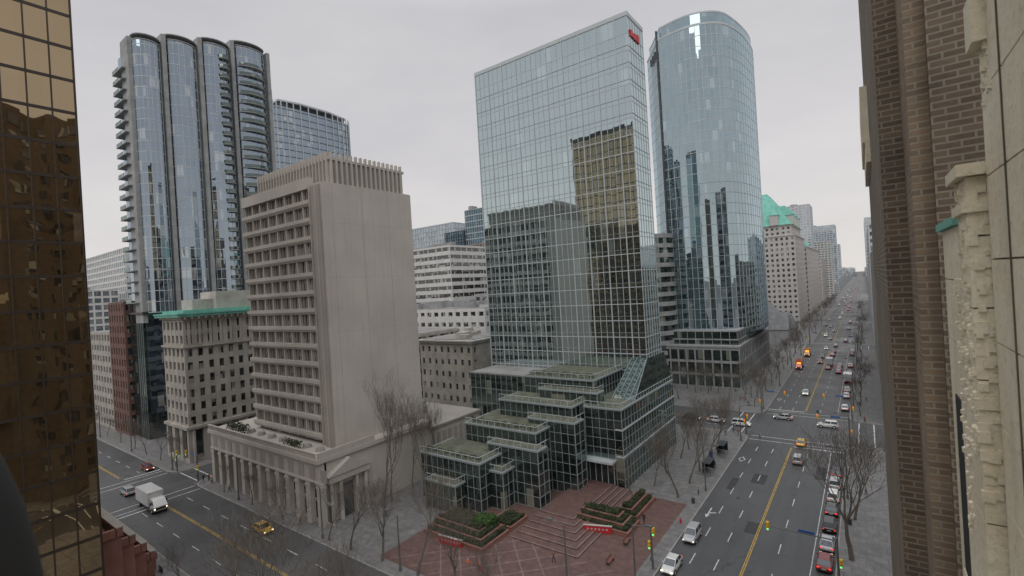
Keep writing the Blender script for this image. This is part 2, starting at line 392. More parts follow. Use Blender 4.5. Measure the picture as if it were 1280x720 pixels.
# ------------------------------------------------------------------ central glass tower with stepped atrium
b=MB()
X0,X1,Y0,Y1=-85.5,-40.4,105,114.5
curtain(b,X0,X1,Y0,Y1,.13,100,3.83,1.55,0,1,.05,.09,.18,.09,'SE')
for i in range(4,25):
    z=.13+3.84*i
    b.box(X0-.09,X1+.09,Y0-.09,Y1+.09,z+1.0,z+1.08,8)
for i in range(10):
    x=X0+(X1-X0)*i/9.67; b.box(x-.10,x+.10,Y0-.16,Y0+.02,.2,100.2,1)
curtain(b,-85.5,-48,114.5,129,.13,99,3.81,3,0,1,faces='')
b.box(X0-.15,X1+.15,Y0-.15,Y1+.15,100.05,101.0,1)
b.box(X0+.2,X1-.2,Y0+.2,Y1-.2,100.9,101.05,3)
b.box(-80,-50,108,126,99.2,102.5,3)
def terrace(x0,x1,y0,y1,zt,faces='SEW',roof=4):
    curtain(b,x0,x1,y0,y1,.13,zt,2.0,1.55,2,8,.05,.09,.09,.08,faces)
    b.box(x0-.22,x1+.22,y0-.22,y1-.3,zt+.08,zt+.40,8)
    b.box(x0+.22,x1-.22,y0+.22,y1-.32,zt+.35,zt+.46,roof)
    b.box(x0-.05,x1+.05,y0-.05,y0+.05,zt+1.4,zt+1.48,1); b.box(x1-.05,x1+.052,y0+.051,y1,zt+1.4,zt+1.482,1)
    k=x0
    while k<x1: b.box(k-.03,k+.03,y0-.03,y0+.03,zt+.40,zt+1.41,1); k+=1.55
    k=y0+1
    while k<y1: b.box(x1-.03,x1+.03,k-.03,k+.03,zt+.40,zt+1.41,1); k+=1.55
terrace(-64,-46.5,90,105,19.4)
terrace(-58,-44.2,86.8,90,17.6)
terrace(-65.5,-47.5,82.2,90.2,15.6,'SEW')
terrace(-56,-45.4,79.2,83,13.4)
terrace(-68.5,-51,74.2,82.3,12.2)
terrace(-60,-48.6,71.0,74.3,10.2)
terrace(-72,-57,64.6,74.25,8.6)
terrace(-62,-54,67.4,72.0,6.6)
terrace(-68,-60.5,61.8,64.7,5.0)
curtain(b,-84,-64,94,105,.13,18.5,4,1.6,2,8,faces='SE'); b.box(-84.1,-64.1,93.9,104.8,18.55,18.8,3)
curtain(b,-70.2,-65.3,82,94,.13,11.8,4,1.6,2,8,faces='SW'); b.box(-70.3,-65.6,82.4,93.8,11.85,12.05,4)
terrace(-46.4,-38.6,85.4,116.2,15.2,'SE')
b.loft([[(-44,93,15.6),(-38.8,93,15.6),(-38.8,116,15.6),(-44,116,15.6)],[(-44,104.8,22.2),(-40.2,104.8,22.2),(-40.2,116,22.2),(-44,116,22.2)]],2)
for k in range(5):
    x=-43.9+k*1.25; b.loft([[(x,92.9,15.7),(x+.1,92.9,15.7),(x+.1,93.1,15.7),(x,93.1,15.7)],[(min(x,-40.4),104.7,22.35),(min(x+.1,-40.3),104.7,22.35),(min(x+.1,-40.3),104.95,22.3),(min(x,-40.4),104.95,22.3)]],8)
b.box(-46,-40.5,85.1,85.28,.2,5.2,5)
for k in range(5): b.box(-45.8+k*1.3,-45.7+k*1.3,84.9,85.09,.9,5.1,1)
b.box(-47,-40,83.2,85.3,5.3,5.7,1)
for z in (6.2,11.4): b.box(-40,-38.42,85.3,116.3,z,z+.3,1)
sg=[(106.4,107.5,95.9,97.4),(107.8,108.7,95.9,97.1),(109.0,110.0,95.9,97.4),(110.4,111.6,95.9,97.7)]
for a,c,d,e_ in sg: b.box(-40.35,-40.1,a,c,d,e_,6)
leaves(b,-63.5,-47,91,92.2,19.9,20.6,600,.16,7,rn); leaves(b,-68,-51.5,74.8,75.8,12.7,13.3,600,.16,7,rn); leaves(b,-71.5,-57.5,65.2,66.2,9.1,9.7,500,.16,7,rn)
b.build('glass_office_tower',[M['gl_c'],M['frame'],M['gl_pod'],M['roof'],M['groof'],M['dark'],M['red'],M['leaf'],M['frame2']])

# ------------------------------------------------------------------ curved blue tower
b=MB()
def smooth_pts(pts,k=3):
    P=[Vector(p) for p in pts]; o=[]
    for i in range(len(P)-1):
        p0=P[max(i-1,0)];p1=P[i];p2=P[i+1];p3=P[min(i+2,len(P)-1)]
        for j in range(k):
            t=j/k
            q=.5*((2*p1)+(p2-p0)*t+(2*p0-5*p1+4*p2-p3)*t*t+(3*p1-p0-3*p2+p3)*t**3); o.append((q.x,q.y))
    o.append(tuple(P[-1])); return o
cur=smooth_pts([(-60.8,188.6),(-52,186.6),(-44.5,187.6),(-38.2,192.5),(-35,201),(-33.4,212),(-33,225),(-35,236)],4)
foot=[(-70.5,204),(-67.2,199),(-61.4,189.6)]+cur+[(-50,240),(-70,238)]
b.prism(foot,18,133,0,3)
z=20.
while z<=133:
    o_=offs(foot,.07); b.prism(o_,z-.10,z+.10,6 if z<75 else 1); z+=3.9
for p in foot[1:-3]:
    b.box(p[0]-.08,p[0]+.08,p[1]-.08,p[1]+.08,20,133.5,1)
for k in range(1,6):
    t=k/6; x=-67.2+t*5.8; y=199-9.4*t; b.box(x-.09,x+.03,y-.09,y+.03,20,133.5,1)
b.prism(offs(foot,.12),133,133.8,1)
tp=offs(foot,-1.2); b.prism(tp,133.7,138,0,3); b.prism(offs(foot,-1.1),137.9,138.5,1)
b.box(-61.3,-60.7,188.2,189.0,20,137,2)
curtain(b,-72,-36,180,243,.13,14,4.6,3,4,5,.05,.2,.9,.5,'SE')
curtain(b,-66,-36.6,183,242,14,20,3,3,4,5,.08,.1,.5,.2,'SE')
b.box(-72.3,-35.7,179.7,243.3,14.5,15.1,5)
for k in range(3): b.box(-66.6+k*1.7,-65.6+k*1.7,196.2-k*2.7,196.6-k*2.7,127.5,130.3,2)
b.build('curved_glass_tower',[M['gl_b5'],M['frame'],M['dkgrey'],M['roof'],M['gl_pod'],M['grey'],M['frame2']])
b=MB()
ci=[(-68+9.3*math.cos(a*math.pi/16),186+9.3*math.sin(a*math.pi/16)) for a in range(32)]
b.prism(offs(ci,-.5),.13,57,0)
for i in range(16): b.prism(ci,.13+i*3.7,.13+i*3.7+1.6,1)
b.box(-100,-70,178,200,.13,57,1)
b.build('banded_office_building',[M['gl_pod'],M['grey']])

# ------------------------------------------------------------------ tan concrete tower
b=MB()
x0,x1,y0,y1,zt=-112,-81,52,74,61.5
n=14; fh=(zt-12.6)/n
b.box(x0+.7,x1-3.2,y0+.8,y1-.7,12,zt,0)
for i in range(n):
    z=12.6+i*fh
    b.loft([[(x0,y0+.15,z+.15),(x1-4.2,y0+.15,z+.15),(x1-4.2,y0+.85,z+.15),(x0,y0+.85,z+.15)],
            [(x0-.25,y0-.15,z+.65),(x1-4.2,y0-.15,z+.65),(x1-4.2,y0+.85,z+.65),(x0-.25,y0+.85,z+.65)],
            [(x0-.25,y0-.15,z+1.35),(x1-4.2,y0-.15,z+1.35),(x1-4.2,y0+.85,z+1.35),(x0-.25,y0+.85,z+1.35)]],1)
    b.box(x0-.2,x0+.8,y0+.86,y1-.5,z+.15,z+1.35,1)
    b.box(x0-.1,x1-3.2,y1-.69,y1+.1,z+.15,z+1.35,1)
    b.box(x1-4.1,x1-3.0,y0+.3,y0+.9,z+.1,z+1.6,2)
k=x0+.6
j=0
while k<x1-4.6:
    wd=.34 if j%3==0 else .13
    b.box(k-wd/2,k+wd/2,y0+.2 if j%3==0 else y0+.45,y0+.82,12.6,zt,1 if j%3==0 else 2)
    if j%3==0: b.box(k-wd/2,k+wd/2,y1-.72,y1-.05,12.6,zt,1)
    k+=1.12; j+=1
b.box(x1-4.25,x1-4.05,y0-.1,y0+1,12,zt+.3,1)
b.box(x1-3.0,x1,y0,y1,.13,zt+.6,1)
b.box(x1-2.9,x1-.4,y0-.35,y0+.02,12,zt+.2,2)
b.box(x1-1.7,x1-1.5,y0-.45,y0-.3,12,zt,1)
for yy in (y0+2.2,y0+9,y0+15.5): b.box(x1-.05,x1+.012,yy-.03,yy+.03,12.6,zt+.55,2)
for i in range(3,14,3): b.box(x1-.05,x1+.008,y0+.02,y1-.02,12.6+i*fh-.02,12.6+i*fh+.02,2)
b.box(x0-.25,x1-4.2,y0-.1,y0+1,zt-.02,zt+2.2,1)
b.box(x0-.1,x1-.1,y0+.5,y1-.1,zt+.3,zt+.7,1)
cx0,cx1,cy0,cy1=x0+3,x1-1.2,y0+3,y1-1
b.box(cx0,cx1,cy0,cy1,zt+.6,zt+5.6,2)
b.box(cx0-.5,cx1+.3,cy0-.5,cy1+.3,zt+5.4,zt+5.9,1)
k=cx0
while k<=cx1: b.box(k-.16,k+.16,cy0-.75,cy0+.1,zt+.7,zt+6.9,1); k+=1.15
k=cy0
while k<=cy1: b.box(cx1-.1,cx1+.55,k-.16,k+.16,zt+.7,zt+6.9,1); k+=1.15
px0,px1,py0,py1=-122,-78.6,46.6,74
b.box(px0+1.2,px1-.6,py0+1.1,py1-.6,.13,11.5,3)
k=px0
while k<px1-.5:
    b.box(k,k+1.35,py0,py0+1.0,.13,7.6,1); b.box(k-.12,k+1.47,py0-.1,py0+1.08,6.7,7.2,1)
    b.box(k+1.4,k+3.5,py0+.7,py0+1.08,4.0,4.4,2); b.box(k+2.4,k+2.5,py0+.8,py0+1.08,.2,7.5,4); b.box(k+1.4,k+3.5,py0+.75,py0+1.09,.13,.8,2)
    b.box(k+1.5,k+3.3,py0-.02,py0+.06,8.3,10.4,2); k+=3.55
b.box(px0,px1,py0+.05,py0+1.6,7.5,11.2,1); b.box(px0-.4,px1+.4,py0-.4,py1,11.2,12.0,1)
b.box(px0-.15,px1+.15,py0-.12,py0+.3,7.6,7.95,1)
k=px0
while k<px1: b.box(k-.1,k+.1,py0-.3,py0-.05,12.0,12.9,1); k+=.62
b.box(px0-.3,px1+.3,py0-.33,py0-.02,12.9,13.1,1); b.box(px1+.05,px1+.3,py0-.01,py0+12,12.0,13.1,1)
leaves(b,px0+6,px0+14,py0+.6,py0+2.6,12.0,14.0,500,.2,6,rn); leaves(b,px1-13,px1-8,py0+.6,py0+2.2,12.0,13.6,260,.2,6,rn)
for k in range(9): b.cyl((px0+4+k*4.4,py0+3.2,12),(0,0,1),.9,.7,2,10,.7)
b.box(px1-.7,px1,py0+1.25,py1,.13,11.19,1)
for yy in (48.6,50.6,54.0,56.0): b.cyl((px1+.5,yy,.13),(0,0,1),.42,7.2,1,12,.36)
b.box(px1,px1+1.1,48,56.6,7.3,8.5,1)
b.loft([[(px1+.01,47.7,8.5),(px1+.01,56.9,8.5),(px1+.01,52.3,10.9)],[(px1+1.3,47.7,8.5),(px1+1.3,56.9,8.5),(px1+1.3,52.3,10.9)]],1)
b.box(px1+.01,px1+.1,51.2,53.4,.13,6.2,4)
b.box(-110,-80,74.2,92,.13,9.4,1); b.box(-110.3,-79.7,74.1,92.3,9.4,9.9,2)
for k in range(9): b.box(-80.01,-79.85,75+k*1.85,76+k*1.85,1.5,8.2,2)
rooftop(b,-106,-82,75,89,9.9,5,5,3)
b.build('concrete_office_tower',[M['gl_off'],M['tan'],M['tan2'],M['gl_pod'],M['dkgrey'],M['grey'],M['leaf']])

# ------------------------------------------------------------------ heritage stone building (green cornice)
b=MB()
x0,x1,y0,y1=-155,-141,49,84
punched(b,x0,x1,y0,y1,9,37,3.5,2.55,0,1,.42,.5,.45,'SE',False)
punched(b,x0-.3,x1+.3,y0-.3,y1+.3,.13,9,8.87,4.4,0,1,.16,.42,.8,'SE',False)
b.box(x0-.7,x1+.7,y0-.7,y1+.7,8.7,9.4,1); b.box(x0-.4,x1+.4,y0-.4,y1+.4,29.6,30.1,1)
k=y0+1
while k<y1: b.cyl((x1+.25,k,.2),(0,0,1),.4,8.2,1,10); k+=2.2 if int(k)%2 else 4.4
for (p_) in range(14):
    yy=y0+1.2+p_*2.55; b.box(x1-.1,x1+.28,yy-.3,yy+.3,30.2,36.4,1)
b.box(x0-.5,x1+.5,y0-.5,y1+.5,37,37.6,1); b.box(x0-1.3,x1+1.3,y0-1.3,y1+1.3,37.6,38.2,2); b.box(x0-1.5,x1+1.5,y0-1.5,y1+1.5,38.2,38.6,2)
b.box(x0-.3,x1+.2,y0+.3,y1,38.6,39.3,2)
b.box(x0+2,x1-2,y0+9,y1-8,38.5,44,3); b.box(x0+2.5,x1-4,y0+4,y0+9,38.5,42,3)
for k in range(22): b.box(x1+.55,x1+1.15,y0+k*1.6,y0+k*1.6+.5,37.0,37.59,1)
b.build('heritage_stone_building',[M['gl_old'],M['beige'],M['copper'],M['beige2']])

# ------------------------------------------------------------------ curved-bay residential tower
b=MB()
ysb=[52,60.3,70.8,81.2,93.8]; hs=[123,126,129,132]
b.box(-190,-178,52.3,96,8,121,0)
for k in range(4):
    a,c=ysb[k]+.45,ysb[k+1]-.45; h=hs[k]; cy=(a+c)/2; R=(c-a)/2
    arc=[(-178+3.6*math.cos(t*math.pi/10-math.pi/2),cy+R*math.sin(t*math.pi/10-math.pi/2)) for t in range(11)]
    pts=arc+[(-188,c),(-188,a)]
    b.prism(pts,39,h,0,3)
    z=39.
    while z<h:
        q=[(x+.07*(x>-187),y) for x,y in pts]; b.prism(q,z,z+.22,1); z+=3.3
    for p in arc[1:-1]: b.box(p[0]-.05,p[0]+.09,p[1]-.06,p[1]+.06,39,h,1)
    for zz in (h+.0,h+1.6): b.prism([(x+.25*(x>-187),y) for x,y in pts],zz,zz+.3,2)
    if k>=2:
        z=42.3
        while z<h-4:
            bp=[(-178+5.0*math.cos(t*math.pi/10-math.pi/2),cy+R*(.55 if k==2 else .95)*math.sin(t*math.pi/10-math.pi/2)+(R*.35 if k==2 else 0)) for t in range(11)]+[(-178,c),(-178,a if k==3 else cy)]
            b.prism(bp,z-.12,z+.14,2)
            b.prism([(x+.0,y) for x,y in bp[2:9]],z+.2,z+1.15,4)
            z+=3.3
for k,yy in enumerate(ysb):
    h=hs[min(k,3)]+1.0; b.box(-184,-175.2 if k else -177.6,yy-.6,yy+.6,36,h,2)
z=42.3
while z<118:
    b.box(-189.5,-180,50.4,52.4,z-.1,z+.15,2); b.box(-189.3,-184,50.45,50.55,z+.2,z+1.2,4); z+=3.3
curtain(b,-190,-178.4,51.5,96,.13,38.8,3.3,1.6,4,5,.04,.08,.12,.08,'SE')
b.box(-191,-177,51,96.5,38.8,39.4,5)
b.build('curved_bay_residential_tower',[M['gl_jam'],M['frame'],M['grey'],M['roof'],M['gl_pod'],M['framed']])

# ------------------------------------------------------------------ bronze glass tower (left foreground)
b=MB()
curtain(b,-104,-72,-22,15.6,7,104,3.7,1.95,0,1,.05,.12,.34,.12,'SENW')
b.box(-103,-73,-21,14.6,.13,7,1)
b.box(-104.3,-71.7,-22.3,15.9,104,105.5,1)
b.build('bronze_glass_tower',[M['gl_gold'],M['frameb']])
b=MB()
for i,(xa,xb,ya,yb,zz) in enumerate([(-112,-76,16,18.4,12.2),(-114,-79,18.4,20.4,9.6),(-116,-82,20.4,22.4,6.8),(-118,-85,22.4,24.2,4.0),(-120,-90,24.2,25.8,1.6)]):
    b.box(xa,xb,ya,yb,.13,zz,0); 
    b.box(xa-.2,xb+.2,yb-.5,yb+.15,zz-.02,zz+1.0,0); b.box(xa-.25,xb+.25,yb-.55,yb+.2,zz+1.0,zz+1.15,1)
    b.box(xb-.3,xb+.25,ya,yb-.6,zz-.01,zz+1.0,0)
    for k in range(11): b.box(xa+1+k*3,xa+2.6+k*3,yb+.0,yb+.03,zz-1.6,zz-.6,2)
    leaves(b,xa+.5,xb-.5,yb-1.2,yb-.55,zz,zz+.9,500,.16,3,rn)
b.build('brick_terrace',[M['terra'],M['tan2'],M['dkgrey'],M['leaf']])

# ------------------------------------------------------------------ other buildings
def office(name,x0,x1,y0,y1,z1,wall,gl,fh=3.6,bw=3.,span=.45,pier=.15,faces='SE',rt=4,seed=1,dp=.3):
    b=MB(); punched(b,x0,x1,y0,y1,.13,z1,fh,bw,0,1,span,pier,dp,faces,False)
    b.box(x0+.5,x1-.5,y0+.5,y1-.5,z1-.1,z1+.2,2); rooftop(b,x0,x1,y0,y1,z1+.2,3,rt,seed)
    return b.build(name,[M[gl],M[wall] if isinstance(wall,str) else wall,M['roof'],M['grey']])
haze1=matte('hazy_stone',(.47,.45,.425),var=.1,streak=.1); haze2=matte('hazy_grey_wall',(.49,.51,.53),var=.08,streak=0)  # hazy walls: aerial haze painted in as a paler base colour
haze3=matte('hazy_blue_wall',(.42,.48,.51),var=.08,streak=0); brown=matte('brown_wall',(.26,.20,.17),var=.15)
b=MB(); pts=smooth_pts([(-254,134),(-250.5,137),(-249,150),(-249,170),(-251,182),(-258,186)],4)+[(-280,186),(-280,134)]
b.prism(pts,.13,146,0,3)
z=4.
while z<146: b.prism([(x+.1*(x>-270),y) for x,y in pts],z,z+.4,2); z+=3.7
for p in pts[:-2]: b.box(p[0]-.1,p[0]+.45,p[1]-.18,p[1]+.18,10,149,1)
b.box(-278,-252,140,180,146,150,2); b.prism([(-252,139),(-249.6,150),(-249.6,168),(-253,182),(-262,182),(-262,139)],149.5,150.4,1)
for k in range(4): b.cyl((-262,150+k*7,150),(0,0,1),.15,4,2,6)
b.build('finned_glass_tower',[M['gl_jam'],M['frame'],M['dkgrey'],M['roof']])
office('brown_brick_building',-206,-190.6,50,75,43,'farbrick','gl_old',3.6,2.4,.4,.5,'SE',3,2)
office('beige_low_building',-232,-206.5,50,72,33,'beige','gl_old',3.8,3,.45,.4,'SE',3,3)
office('brick_low_building',-262,-232.5,49,72,27,'farbrick','gl_old',3.8,3,.45,.4,'SE',3,4)
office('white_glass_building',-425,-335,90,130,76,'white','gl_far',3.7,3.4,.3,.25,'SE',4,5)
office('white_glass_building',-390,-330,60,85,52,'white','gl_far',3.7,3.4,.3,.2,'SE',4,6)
b=MB()
punched(b,-121,-98,111,131,.13,23.5,3.9,2.9,0,1,.55,.62,.3,'SE',False)
b.box(-121.5,-97.5,110.5,131.5,23.5,24.2,2); b.box(-122,-97,110,132,24.2,24.6,2); b.box(-120.3,-98.7,111.7,130.3,24.55,24.8,3)
b.box(-97.99,-97.8,113,130,2,23,1)
rooftop(b,-120,-99,112,130,24.8,2,5,9)
b.build('beige_brick_apartment',[M['gl_old'],M['beige'],M['beige2'],M['roof']])
office('low_white_building',-168,-116,140,172,33,'white','gl_off',4,4,.6,.4,'SE',9,7)
office('low_white_building',-150,-118,174,196,38,'grey','gl_off',4,4,.6,.4,'SE',7,17)
office('grey_parkade',-170,-124,112,134,26,'beige2','gl_off',3.8,5,.55,.3,'SE',6,19)
office('white_banded_office',-218,-170,180,215,64,'white','gl_off',4.1,9,.5,.02,'SE',5,8)
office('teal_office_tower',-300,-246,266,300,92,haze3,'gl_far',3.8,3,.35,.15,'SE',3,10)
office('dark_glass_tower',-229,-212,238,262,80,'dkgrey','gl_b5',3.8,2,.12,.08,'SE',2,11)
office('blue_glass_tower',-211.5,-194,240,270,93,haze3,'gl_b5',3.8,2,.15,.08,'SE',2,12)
office('brown_office_tower',-189.5,-174,215,240,67,brown,'gl_off',3.6,2.5,.35,.3,'SE',2,13)
office('grey_office_block',-160,-120,205,240,46,'grey','gl_off',3.6,4,.4,.2,'SE',5,14)
b=MB()
punched(b,-92,-36,372,436,.13,64,3.6,3.2,0,1,.5,.5,.3,'SE',True)
punched(b,-90,-38,374,432,64.8,71,3.1,3.2,0,1,.5,.5,.3,'SE',True)
b.prism([(-91,373),(-37.2,373),(-37.2,433),(-91,433)],71.9,97,2,2,[(-74,394),(-54,394),(-54,411),(-74,411)])
for xx in (-80,-64,-48): 
    b.box(xx-2.5,xx+2.5,372.6,382,72,79,1); b.prism([(xx-3,372.2),(xx+3,372.2),(xx+3,386),(xx-3,386)],79,86,2,2,[(xx-.2,378),(xx+.2,378),(xx+.2,386),(xx-.2,386)])
for yy in (384,402,420):
    b.box(-46,-37,yy-2.5,yy+2.5,72,79,1); b.prism([(-50,yy-3),(-36.6,yy-3),(-36.6,yy+3),(-50,yy+3)],79,86,2,2,[(-50,yy-.2),(-42,yy-.2),(-42,yy+.2),(-50,yy+.2)])
b.box(-66,-62,400,404,95,106,1); b.prism([(-67,399),(-61,399),(-61,405),(-67,405)],106,112,2,2,[(-64.2,401.8),(-63.8,401.8),(-63.8,402.2),(-64.2,402.2)])
punched(b,-70,-34.5,437,560,.13,58,3.6,3.2,0,1,.5,.5,.3,'SE',True)
b.prism([(-70,437),(-34.5,437),(-34.5,470),(-70,470)],58.8,70,2,2,[(-62,444),(-42,444),(-42,463),(-62,463)])
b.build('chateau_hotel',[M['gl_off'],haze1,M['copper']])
b=MB()
for x0,x1,y0,y1,h,rz in ((-62,-40,318,350,9,22),(-48,-36,310,320,7,17),(-40,-34,326,338,6,14)):
    b.box(x0,x1,y0,y1,.13,h,0)
    ym=(y0+y1)/2; xm=(x0+x1)/2
    if x1-x0>y1-y0: pr=[[(x0-.5,y0-.5,h),(x0-.5,y1+.5,h),(x0-.5,ym,rz)],[(x1+.5,y0-.5,h),(x1+.5,y1+.5,h),(x1+.5,ym,rz)]]
    else: pr=[[(x0-.5,y0-.5,h),(x1+.5,y0-.5,h),(xm,y0-.5,rz)],[(x0-.5,y1+.5,h),(x1+.5,y1+.5,h),(xm,y1+.5,rz)]]
    b.loft(pr,1)
for k in range(5): b.box(-39.9,-39.7,320+k*6,322+k*6,2,7,2)
b.build('stone_church',[M['grey'],matte('slate_roof',(.20,.205,.21)),M['dark']])
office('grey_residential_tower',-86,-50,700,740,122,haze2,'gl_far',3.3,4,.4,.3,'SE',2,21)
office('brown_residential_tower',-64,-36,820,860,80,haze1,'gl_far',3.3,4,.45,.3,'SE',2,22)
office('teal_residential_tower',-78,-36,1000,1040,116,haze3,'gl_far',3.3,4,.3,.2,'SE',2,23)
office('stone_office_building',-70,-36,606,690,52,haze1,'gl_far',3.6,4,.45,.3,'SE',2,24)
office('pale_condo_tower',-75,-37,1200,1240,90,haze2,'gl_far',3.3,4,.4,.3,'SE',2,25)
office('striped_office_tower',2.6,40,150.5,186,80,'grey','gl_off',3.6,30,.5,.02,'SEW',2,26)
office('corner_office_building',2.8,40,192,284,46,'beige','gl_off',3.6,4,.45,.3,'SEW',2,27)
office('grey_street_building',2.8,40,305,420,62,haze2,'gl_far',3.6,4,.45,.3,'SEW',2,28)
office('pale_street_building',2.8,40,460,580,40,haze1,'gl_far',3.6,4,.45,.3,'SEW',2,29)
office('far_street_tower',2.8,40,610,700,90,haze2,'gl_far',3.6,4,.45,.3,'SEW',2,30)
b=MB(); rr=random.Random(3)
for i in range(200):
    y=rr.uniform(320,2600); x=rr.uniform(-1700,-100) if rr.random()<.8 else rr.uniform(45,260)
    if x<-100 and x/y>-.09 : continue
    w_=rr.uniform(20,38); h=rr.uniform(14,55)+(rr.random()<.2)*30
    m_=rr.randint(0,2)
    b.box(x,x+w_,y,y+w_,0,h,m_+2)
    for k in range(int(h/3.6)): b.box(x-.2,x+w_+.2,y-.2,y+w_+.2,k*3.6,k*3.6+1.7,m_)
for i in range(60):
    y=860+i*45; 
    for sx in (-36-rr.uniform(0,5),4+rr.uniform(0,4)):
        h=rr.uniform(12,42); xa,xb=(sx-26,sx) if sx<0 else (sx,sx+26)
        b.box(xa,xb,y,y+36,0,h,rr.randint(0,2))
        for k in range(int(h/3.6)): b.box(xa-.2,xb+.2,y-.2,y+36.2,k*3.6,k*3.6+1.5,4)
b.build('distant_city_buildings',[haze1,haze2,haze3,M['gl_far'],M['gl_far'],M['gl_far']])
b=MB(); punched(b,-215,-150,-100,-62,.13,62,3.7,2.8,0,1,.3,.2,.3,'NE',True); punched(b,-190,-160,-95,-70,62,70,4,3,0,1,.3,.2,.3,'NE',False)
b.build('dark_office_building',[M['gl_pod'],M['dkgrey']])
office('slab_office_tower',-70,-40,-75,-40,88,'tan2','gl_off',3.7,2.8,.45,.3,'NESW',2,31)
office('grey_office_tower',-300,-240,-160,-120,58,'grey','gl_off',3.7,2.8,.45,.3,'NESW',2,32)
office('waterfront_office_tower',-160,-125,-150,-120,52,'beige','gl_off',3.7,2.8,.45,.3,'NESW',2,33)
# ------------------------------------------------------------------ brick building on the right
b=MB()
b.box(.26,8,8.4,18,20,62,0)
b.box(.51,8,7.4,8.4,20,62,1)
b.box(.70,8,7.28,7.4,20,62,0)
b.box(8,45,6,62,.13,88,0)
b.box(2.2,8,18,62,.13,60,0)
b.box(2.2,8,6,18,.13,20,0)
for z in range(4,86,4):
    for y in range(22,60,4): b.box(7.8 if z>60 else 2.15,8.1,y,y+1.6,z,z+2.2,3)
b.box(.12,.27,14,17.9,42.9,44.2,2); b.box(.17,.27,13.8,18.05,42.4,42.95,2)
b.build('brick_building',[M['brick'],M['brick2'],M['stone'],M['gl_old']])
b=MB()
def course(x,xb,y0,y1,z0,z1,h):
    z=z0
    while z<z1-.02:
        t=min(z+h,z1); b.box(x,xb,y0,y1,z+.004,t-.004,0); z=t
    b.box(x+.012,xb,y0+.012,y1-.012,z0,z1-.01,1)
course(.47,3,3.95,4.62,34,40.22,.42)
b.box(.44,3,3.9,4.68,40.22,40.27,2)
course(.44,3,3.62,3.94,34,39.9,.30)
course(.432,3,3.3,3.6,34,40.42,.36)
b.box(.395,3,3.26,3.64,40.42,40.48,0); b.box(.41,3,3.28,3.62,40.24,40.29,0)
rr=random.Random(5)
def relief(x,y0,y1,z0,z1,n):
    for i in range(n):
        z=rr.uniform(z0,z1); y=rr.uniform(y0+.02,y1-.02); s_=rr.uniform(.010,.030); dpt=rr.uniform(.004,.018)
        b.loft([[(x+.01,y-s_,z-s_),(x+.01,y+s_,z-s_),(x+.01,y+s_,z+s_),(x+.01,y-s_,z+s_)],[(x-dpt,y-s_*.5,z-s_*.6),(x-dpt,y+s_*.5,z-s_*.6),(x-dpt,y+s_*.6,z+s_*.5),(x-dpt,y-s_*.6,z+s_*.5)]],0)
relief(.432,3.3,3.6,39.0,40.4,130); relief(.44,3.64,3.92,38.4,39.9,70)
for i in range(90):
    z=rr.uniform(38.8,40.4); x=rr.uniform(.44,.62); s_=rr.uniform(.010,.028); dpt=rr.uniform(.004,.018)
    b.box(x-s_,x+s_,3.3-dpt,3.31,z-s_,z+s_*1.2,0)
course(.50,3,2.0,3.24,34,46,.40)
b.box(.47,.6,2.72,3.0,41.25,46,0); b.box(.45,.6,3.06,3.22,41.0,41.22,0); relief(.50,3.02,3.24,40.7,41.0,14)
for yy in (2.35,2.85): b.box(.495,.52,yy-.006,yy+.006,34,46,1)
for z in (36.2,37.9): b.box(.462,.6,4.05,4.4,z,z+1.2,3); b.box(.455,.6,4.03,4.42,z-.05,z-.001,0)
b.build('stone_facade',[M['stone'],M['joint'],M['copper'],M['dark']])
fwd=Vector((-math.sin(TH),math.cos(TH),0)); rgt=Vector((math.cos(TH),math.sin(TH),0))
b=MB(); rings=[]
cpt=fwd*.6+rgt*(-.835)+Vector((0,0,39.47))
for i in range(17):
    a=-math.pi/2+math.pi*i/16; rr_=max(.002,.17*math.cos(a)**.8 if math.cos(a)>0 else .002); zz=.46*math.sin(a)
    rings.append([(cpt.x+rr_*math.cos(q*math.pi/12),cpt.y+rr_*math.sin(q*math.pi/12),cpt.z+zz) for q in range(24)])
b.loft(rings,0); b.build('window_frame',[M['dark']],smooth=True)

# ------------------------------------------------------------------ plaza
b=MB()
b.prism([(-62,46),(-27,46),(-27,85),(-62,85)],.10,.142,0)
for i in range(9):
    x=-60+i*4; b.poly([(x,46.5,.146),(x+.3,46.5,.146),(x+14.3,60.5,.146),(x+14,60.5,.146)] if x+14.5<-27.5 else [(x,46.5,.146),(x+.3,46.5,.146),(x+.3,50,.146),(x,50,.146)],1)
for k in range(6):
    x=-30-k*4; b.poly([(x,47,.150),(x+.3,47,.150),(x-13.7,61,.150),(x-14,61,.150)],1)
b.build('brick_plaza',[M['redpave'],M['pinkpave']])
b=MB()
for i in range(6):
    b.box(-47.5,-35.5-i*1.05,60.5+i*1.7,85.0,.13,.28+i*.15,0); b.box(-47.4,-35.48-i*1.05,60.48+i*1.7,60.75+i*1.7,.281+i*.15,.30+i*.15,1)
    b.box(-35.75-i*1.05,-35.46-i*1.05,60.76+i*1.7,84.9-i*.01,.281+i*.15,.302+i*.15,1)
b.build('plaza_steps',[M['redpave'],M['pinkpave']])
